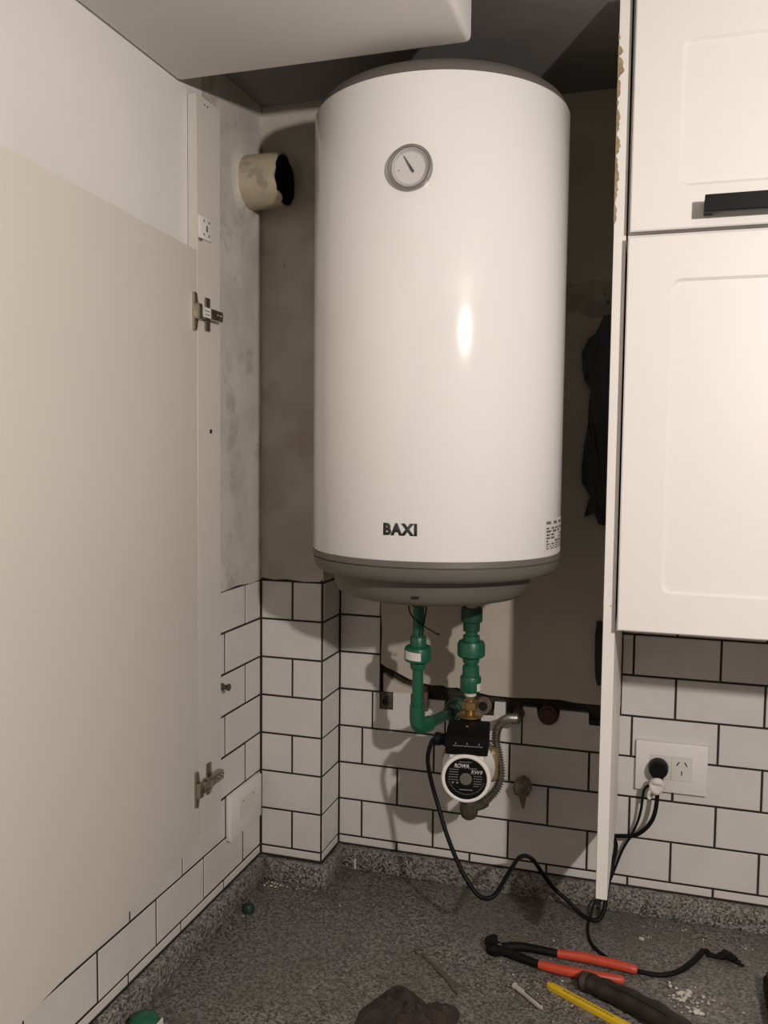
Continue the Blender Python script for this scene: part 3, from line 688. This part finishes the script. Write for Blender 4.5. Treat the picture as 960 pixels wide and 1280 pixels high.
# ------------------------------------------------------------------ socket, plug, cables
so = thing('wall_socket', 'white double wall socket plate on the tiles right of the end panel', 'socket', (.7945, -.004, .176))
obj('cover_plate', box(BM(), .731, .858, -.0105, -.0003, .1765, .2705, bev=.002), M['socket'], so)
bm = BM(); box(bm, .7565, .7935, -.0118, -.0100, .2015, .2475, bev=.0006, seg=1)
obj('module', bm, M['socket_in'], so)
bm = BM(); box(bm, .7945, .8315, -.0118, -.0100, .2015, .2475, bev=.0006, seg=1)
m2 = obj('module', bm, M['socket_in'], so)
bm = BM()
for cx, cz, an in ((.806, .2335, -30), (.820, .2335, 30), (.813, .2165, 0)):
    mt = Matrix.Translation((cx, 0, cz)) @ Matrix.Rotation(math.radians(-an), 4, 'Y')
    box(bm, -.001, .001, -.0121, -.0112, -.0042, .0042, mtx=mt)
obj('slot', bm, M['void'], m2, smooth=False)
pl = thing('power_plug', 'round black power plug in the left half of the wall socket', 'plug', (.772, -.02, .215))
bm = lathe(BM(), (.7715, -.0118, .2240), (0, -1, 0), [(.0175, 0), (.0182, .002), (.0178, .014), (.0160, .022), (.0145, .025), (.0135, .0235), (0, .0235)], 32)
box(bm, .763, .781, -.034, -.0125, .196, .215, bev=.004)
obj('body', bm, M['black'], pl)
bm = BM()
tube(bm, [(.762, -.040, .203), (.7675, -.046, .208), (.7745, -.044, .207), (.779, -.038, .199), (.777, -.034, .190), (.770, -.040, .186), (.7635, -.043, .192), (.762, -.040, .203)], .0052, 10, 5, 1.2)
tube(bm, [(.764, -.042, .196), (.7575, -.042, .186), (.7555, -.040, .176), (.7590, -.040, .172)], .0032, 8, 4)
box(bm, .766, .781, -.044, -.034, .188, .203, bev=.003)
obj('cable_tag', bm, M['paper'], pl)['label'] = 'crumpled white tag'
def cable(name, pts, r, label, m=M['black'], n=8, rf=None):
    return tag(obj(name, tube(BM(), pts, rf or r, 10, n), m), label, 'cable')
gl = PM @ Vector((-.0565, -.052, .0560))
cable('power_cable', [gl, (gl.x - .007, gl.y - .003, gl.z - .006), (.3795, -.212, .262), (.385, -.210, .225), (.398, -.213, .185), (.421, -.232, .137), (.4480, -.255, .098), (.4685, -.265, .073), (.4900, -.272, .056), (.512, -.265, .059), (.528, -.215, .078), (.538, -.150, .078), (.552, -.095, .052),
    (.570, -.055, .005), (.590, -.045, -.024), (.615, -.050, -.040), (.640, -.060, -.0560), (.660, -.072, -.0585), (.675, -.070, -.0560), (.6835, -.055, -.043), (.686, -.045, -.020), (.690, -.040, .010), (.6955, -.030, .036), (.700, -.022, .066), (.6965, -.022, .083), (.708, -.026, .0885), (.733, -.032, .096), (.752, -.036, .113), (.765, -.038, .136), (.7705, -.036, .165), (.771, -.033, .198)],
    .0040, 'black pump cable running over the worktop and up to the wall plug')
cable('extension_cable', [(.764, -.030, .197), (.7515, -.030, .190), (.7465, -.026, .176), (.7435, -.022, .145), (.738, -.019, .118), (.728, -.017, .091), (.712, -.016, .058), (.699, -.018, .020), (.689, -.024, -.006), (.676, -.032, -.022), (.664, -.044, -.042), (.6580, -.070, -.0600), (.657, -.101, -.0605), (.663, -.138, -.0605), (.678, -.168, -.0605), (.707, -.196, -.0605), (.742, -.210, -.0600), (.776, -.213, -.0595), (.800, -.203, -.0590), (.820, -.182, -.0588), (.836, -.155, -.0588), (.848, -.131, -.0586), (.854, -.116, -.0580)],
    .0030, 'thin black cable passing behind the red pliers to its frayed end', M['black_soft'], rf=lambda t: .0025 if t < .55 else min(.0048, .0025 + (t - .55) * .007))

# ------------------------------------------------------------------ tools and debris on the worktop
pz = CT + .0092
pk = thing('pliers', 'pliers with red grips and black jaws lying open on the worktop', 'pliers', (.62, -.235, CT))
bm = tube(BM(), [(.505, -.232, pz), (.530, -.236, pz + .001), (.560, -.245, pz), (.590, -.2545, pz)], lambda t: .0085 - .002 * t, 12, 6)
lathe(bm, (.5080, -.2270, CT + .0005), (0, 0, 1), [(.014, 0), (.0155, .003), (.0155, .011), (.012, .015)], 18)
tube(bm, [(.506, -.230, pz), (.4965, -.216, pz + .002), (.5000, -.204, pz + .001), (.507, -.200, pz)], lambda t: .0100 - .003 * t, 12, 5)
obj('lower_jaw', bm, M['black_soft'], pk)
bm = tube(BM(), [(.520, -.226, pz + .001), (.545, -.217, pz + .003), (.575, -.213, pz + .002), (.618, -.213, pz + .001)], lambda t: .0088 - .002 * t, 12, 6, .9)
obj('upper_jaw', bm, M['black_soft'], pk)
bm = BM(); lathe(bm, (.5180, -.2290, CT + .0155), (0, 0, 1), [(.0050, -.001), (.0050, .0012), (.0035, .002)], 14)
obj('pivot', bm, M['steel'], pk)
obj('grip', tube(BM(), [(.588, -.254, pz), (.625, -.2600, pz + .001), (.680, -.2600, pz + .001), (.726, -.2560, pz)], lambda t: .0072 + .0012 * math.sin(t * 3) - (.002 if t > .97 else 0), 14, 8), M['red'], pk)
obj('grip', tube(BM(), [(.614, -.213, pz + .001), (.655, -.2110, pz + .001), (.70, -.2140, pz + .001), (.746, -.2190, pz)], lambda t: .0072 + .0012 * math.sin(t * 3) - (.002 if t > .97 else 0), 14, 8), M['red'], pk)

pc = thing('carpenter_pencil', 'flat yellow carpenter pencil lying in front of the red pliers', 'pencil', (.67, -.33, CT))
A_ = Vector((.607, -.297, 0)); B_ = Vector((.785, -.394, 0)); dv = (B_ - A_).normalized(); nv = Vector((-dv.y, dv.x, 0))
def along(s, t, z): p_ = A_ + dv * s + nv * t; return Vector((p_.x, p_.y, z))
PENF = lambda u, v, d: along(u, v, d)
obj('shaft', prism(BM(), [(.0, .0025), (.009, .0070), (.19, .0070), (.19, -.0070), (.009, -.0070), (.0, -.0025)], PENF, CT + .0005, CT + .008, bev=.0018), M['yellow'], pc)
bm = BM(); rnd = random.Random(2); s = .03
while s < .115:
    l = rnd.uniform(.002, .006); prism(bm, [(s, .0012), (s + l, .0012), (s + l, -.0012), (s, -.0012)], PENF, CT + .008, CT + .0083); s += l + .0015
obj('shaft_print', bm, mat('brown_print', (.22, .15, .02), .6), pc, smooth=False)

th_ = thing('tool_handle', 'thick dark brown tool handle behind the yellow pencil', 'tool', (.73, -.3, CT))
obj('grip', tube(BM(), [(.656, -.283, CT + .0145), (.674, -.289, CT + .0150), (.702, -.302, CT + .0160), (.745, -.325, CT + .0180), (.790, -.357, CT + .0195), (.830, -.397, CT + .0195)], lambda t: min(.009 + t * .14, .0150 + .0060 * t) + .0012 * math.sin(t * 37), 16, 6, .85), M['handle_br'], th_)
obj('collar', tube(BM(), [(.664, -.2855, CT + .0148), (.671, -.2880, CT + .0152)], .0165, 16, 2, .86), mat('brown_collar', (.06, .045, .035), .5), th_)
obj('seam', tube(BM(), [(.700, -.309, CT + .0300), (.745, -.336, CT + .0335), (.79, -.369, CT + .0360)], .0012, 6, 5), M['void'], th_)

wpl = thing('wall_plug', 'pale grey plastic wall plug lying left of the yellow pencil', 'wall plug', (.58, -.34, CT))
a_, b_ = Vector((.557, -.320, CT + .0055)), Vector((.607, -.364, CT + .0050)); ax_ = b_ - a_; L_ = ax_.length
obj('body', lathe(BM(), a_, ax_, [(.0042, .003), (.0042, .02), (.0036, .021), (.0042, .026), (.0046, L_ * .8), (.0040, L_ - .004), (.0022, L_)], 14), M['anchor'], wpl)
obj('head', lathe(BM(), a_, ax_, [(.0035, -.002), (.0055, -.001), (.0055, .002), (.0042, .0045)], 14), M['anchor'], wpl)
n_ = ax_.normalized(); q_ = Vector((-n_.y, n_.x, 0))
bm = BM()
for s0 in (.026,):
    A2 = [a_ + n_ * s0 + q_ * .0006, a_ + n_ * (L_ - .003) + q_ * .0006, a_ + n_ * (L_ - .003) - q_ * .0006, a_ + n_ * s0 - q_ * .0006]
    prism(bm, [(p_.x, p_.y) for p_ in A2], XY, CT + .0085, CT + .0104)
obj('slit', bm, M['void'], wpl, smooth=False)

sp_ = thing('spanner', 'slim dull steel spanner lying between the brown rag and the pliers', 'spanner', (.43, -.32, CT))
c0, c1 = Vector((.384, -.270, 0)), Vector((.482, -.362, 0)); dv2 = (c1 - c0).normalized(); nv2 = Vector((-dv2.y, dv2.x, 0))
SF = lambda u, v, d: Vector(((c0 + dv2 * u + nv2 * v).x, (c0 + dv2 * u + nv2 * v).y, d))
gm = mat('dull_steel', (.20, .185, .16), .5, .7)
obj('shank', prism(BM(), [(.006, .0018), (.075, .0042), (.112, .0062), (.112, -.0062), (.075, -.0042), (.006, -.0018)], SF, CT + .001, CT + .0045, bev=.0008), gm, sp_)
obj('jaw', prism(BM(), [(.108, .0075), (.122, .0115), (.133, .0085), (.124, .004), (.121, -.003), (.130, -.0085), (.119, -.0115), (.108, -.0075)], SF, CT + .0008, CT + .0052, bev=.0008), gm, sp_)
obj('ring', lathe(BM(), SF(0, 0, CT + .0005), (0, 0, 1), [(.0035, 0), (.0078, 0), (.0078, .005), (.0068, .006), (.0038, .006), (.0035, .0052), (.0035, 0)], 20, cap=False), gm, sp_)

def lump(name, outline, h, m, label, cat, seed, res=26, rough=.35):
    """crumpled cloth: a dome grid over an outline, with folds."""
    bm = BM(); n = len(outline); c = Vector((sum(p[0] for p in outline) / n, sum(p[1] for p in outline) / n, 0))
    P_ = smooth_path([(x, y, 0) for x, y in outline + outline[:1]], 5)[:-1]; K = len(P_)
    rings = []
    R_ = 10
    for k in range(R_ + 1):
        t = k / R_; ring = []
        for p_ in P_:
            q = c + (p_ - c) * (1 - t * .97)
            hh = h * (1 - (1 - t) ** 2.2)
            f = abs(noise.noise(Vector((q.x * 38, q.y * 38, seed)))) + .5 * abs(noise.noise(Vector((q.x * 90, q.y * 90, seed + 4))))
            ring.append(bm.verts.new((q.x, q.y, CT + .0004 + hh * max(.12, 1 - rough + rough * 2.4 * f))))
        rings.append(ring)
    for A, B in zip(rings, rings[1:]):
        for i in range(K): bm.faces.new((A[i], A[(i + 1) % K], B[(i + 1) % K], B[i]))
    bm.faces.new(rings[-1]); bm.faces.new(rings[0][::-1])
    bmesh.ops.recalc_face_normals(bm, faces=bm.faces)
    return tag(obj(name, bm, m), label, cat)
lump('rag', [(.336, -.452), (.352, -.413), (.372, -.371), (.398, -.378), (.426, -.398), (.440, -.409), (.447, -.418), (.456, -.398), (.470, -.392), (.482, -.402), (.488, -.425), (.480, -.47), (.45, -.51), (.39, -.53), (.345, -.50)], .018, M['rag'], 'crumpled dark brown rag at the front edge of the worktop', 'rag', 2.0, rough=.7)

gcp = thing('green_fitting', 'green plastic pipe fitting with white sticker in the front left corner', 'fitting', (.05, -.592, CT))
obj('body', lathe(BM(), (.048, -.600, CT), (0, 0, 1), [(.021, .0), (.0235, .003), (.0235, .016), (.021, .022), (.015, .027), (.006, .029), (0, .0295)], 32), M['green'], gcp)
bm = BM(); box(bm, .0715, .0735, -.6080, -.5880, CT + .001, CT + .021)
obj('sticker', bm, M['paper'], gcp, smooth=False)
bm = lathe(BM(), (.0430, -.240, CT), (0, 0, 1), [(.009, 0), (.0115, .002), (.0115, .010), (.0085, .0155), (.003, .017), (0, .017)], 20)
tag(obj('green_fitting', bm, mat('very_dark_green', (.006, .028, .02), .5)), 'small dark green pipe cap near the corner of the worktop', 'fitting')

bm = BM(); rnd = random.Random(8)
for x, y, s in ((.860, -.113, .0045), (.866, -.124, .005), (.874, -.126, .0045), (.884, -.124, .0065), (.893, -.118, .008), (.900, -.124, .007), (.908, -.131, .005), (.915, -.137, .0035), (.895, -.108, .004)):
    r = bmesh.ops.create_icosphere(bm, subdivisions=2, radius=s)
    for v in r['verts']: v.co = Vector((x + v.co.x * 1.5, y + v.co.y, CT + .0005 + max(0, .75 * s + v.co.z * .75 + s * .6 * noise.noise(v.co * 300 + Vector((x * 50, 0, 0))))))
tag(obj('tape_scrap', bm, M['black_soft'], smooth=False), 'black twisted scrap of tape beyond the cable end', 'tape')

bc = thing('black_case', 'black rounded case edge at the right bottom corner of the photo', 'case', (.99, -.245, CT))
obj('body', box(BM(), .941, 1.03, -.32, -.195, CT + .0005, CT + .030, bev=.008, seg=3), M['black_soft'], bc)
obj('lid', box(BM(), .945, 1.026, -.316, -.199, CT + .0302, CT + .034, bev=.0015), M['black'], bc)

def crumbs(name, centers, label, cat, seed):
    bm = BM(); rnd = random.Random(seed)
    for cx, cy, sx, sy, n, s0, s1 in centers:
        for _ in range(n):
            x, y, s = rnd.gauss(cx, sx), rnd.gauss(cy, sy), rnd.uniform(s0, s1) * (.5 + rnd.random())
            if not (.02 < x < 1.2 and -.64 < y < -.02): continue
            r = bmesh.ops.create_icosphere(bm, subdivisions=1, radius=s)
            f = rnd.uniform(.35, .7)
            for v in r['verts']: v.co = Vector((x + v.co.x * rnd.uniform(.7, 1.4), y + v.co.y * rnd.uniform(.7, 1.4), CT + .0002 + max(0, (v.co.z + s * .8) * f)))
    o = tag(obj(name, bm, M['crumb'], smooth=False), label, cat, kind='stuff')
crumbs('plaster_crumbs', [(.815, -.250, .022, .014, 34, .0012, .0038), (.83, -.275, .02, .012, 22, .001, .003), (.86, -.262, .03, .012, 16, .0008, .0024), (.836, -.290, .004, .004, 3, .003, .005)], 'white plaster crumbs scattered right of the pliers', 'crumbs', 4)
crumbs('plaster_crumbs', [(.033, -.132, .012, .006, 22, .001, .0028), (.09, -.128, .03, .005, 10, .0006, .0018), (.040, -.285, .008, .02, 8, .0007, .002)], 'white plaster crumbs in the corner at the foot of the pillar', 'crumbs', 6)
crumbs('plaster_crumbs', [(.760, -.092, .006, .006, 5, .001, .002), (.752, -.105, .001, .001, 2, .004, .0055), (.80, -.06, .05, .02, 12, .0006, .0018), (.88, -.06, .05, .015, 9, .0006, .002)], 'few white plaster crumbs between end panel and upstand', 'crumbs', 9)
crumbs('plaster_crumbs', [(.45, -.28, .14, .08, 40, .0005, .0013), (.30, -.2, .1, .06, 24, .0005, .0012), (.60, -.30, .05, .05, 22, .0006, .0018)], 'sparse white specks all over the middle of the worktop', 'crumbs', 12)
bm = box(BM(), .176, .180, -.0185, -.0172, CT + .001, CT + .024, bev=.0004, seg=1)
tag(obj('mortar_chip', bm, M['crumb'], smooth=False), 'pale mortar drip on the upstand right of the pillar', 'mortar')
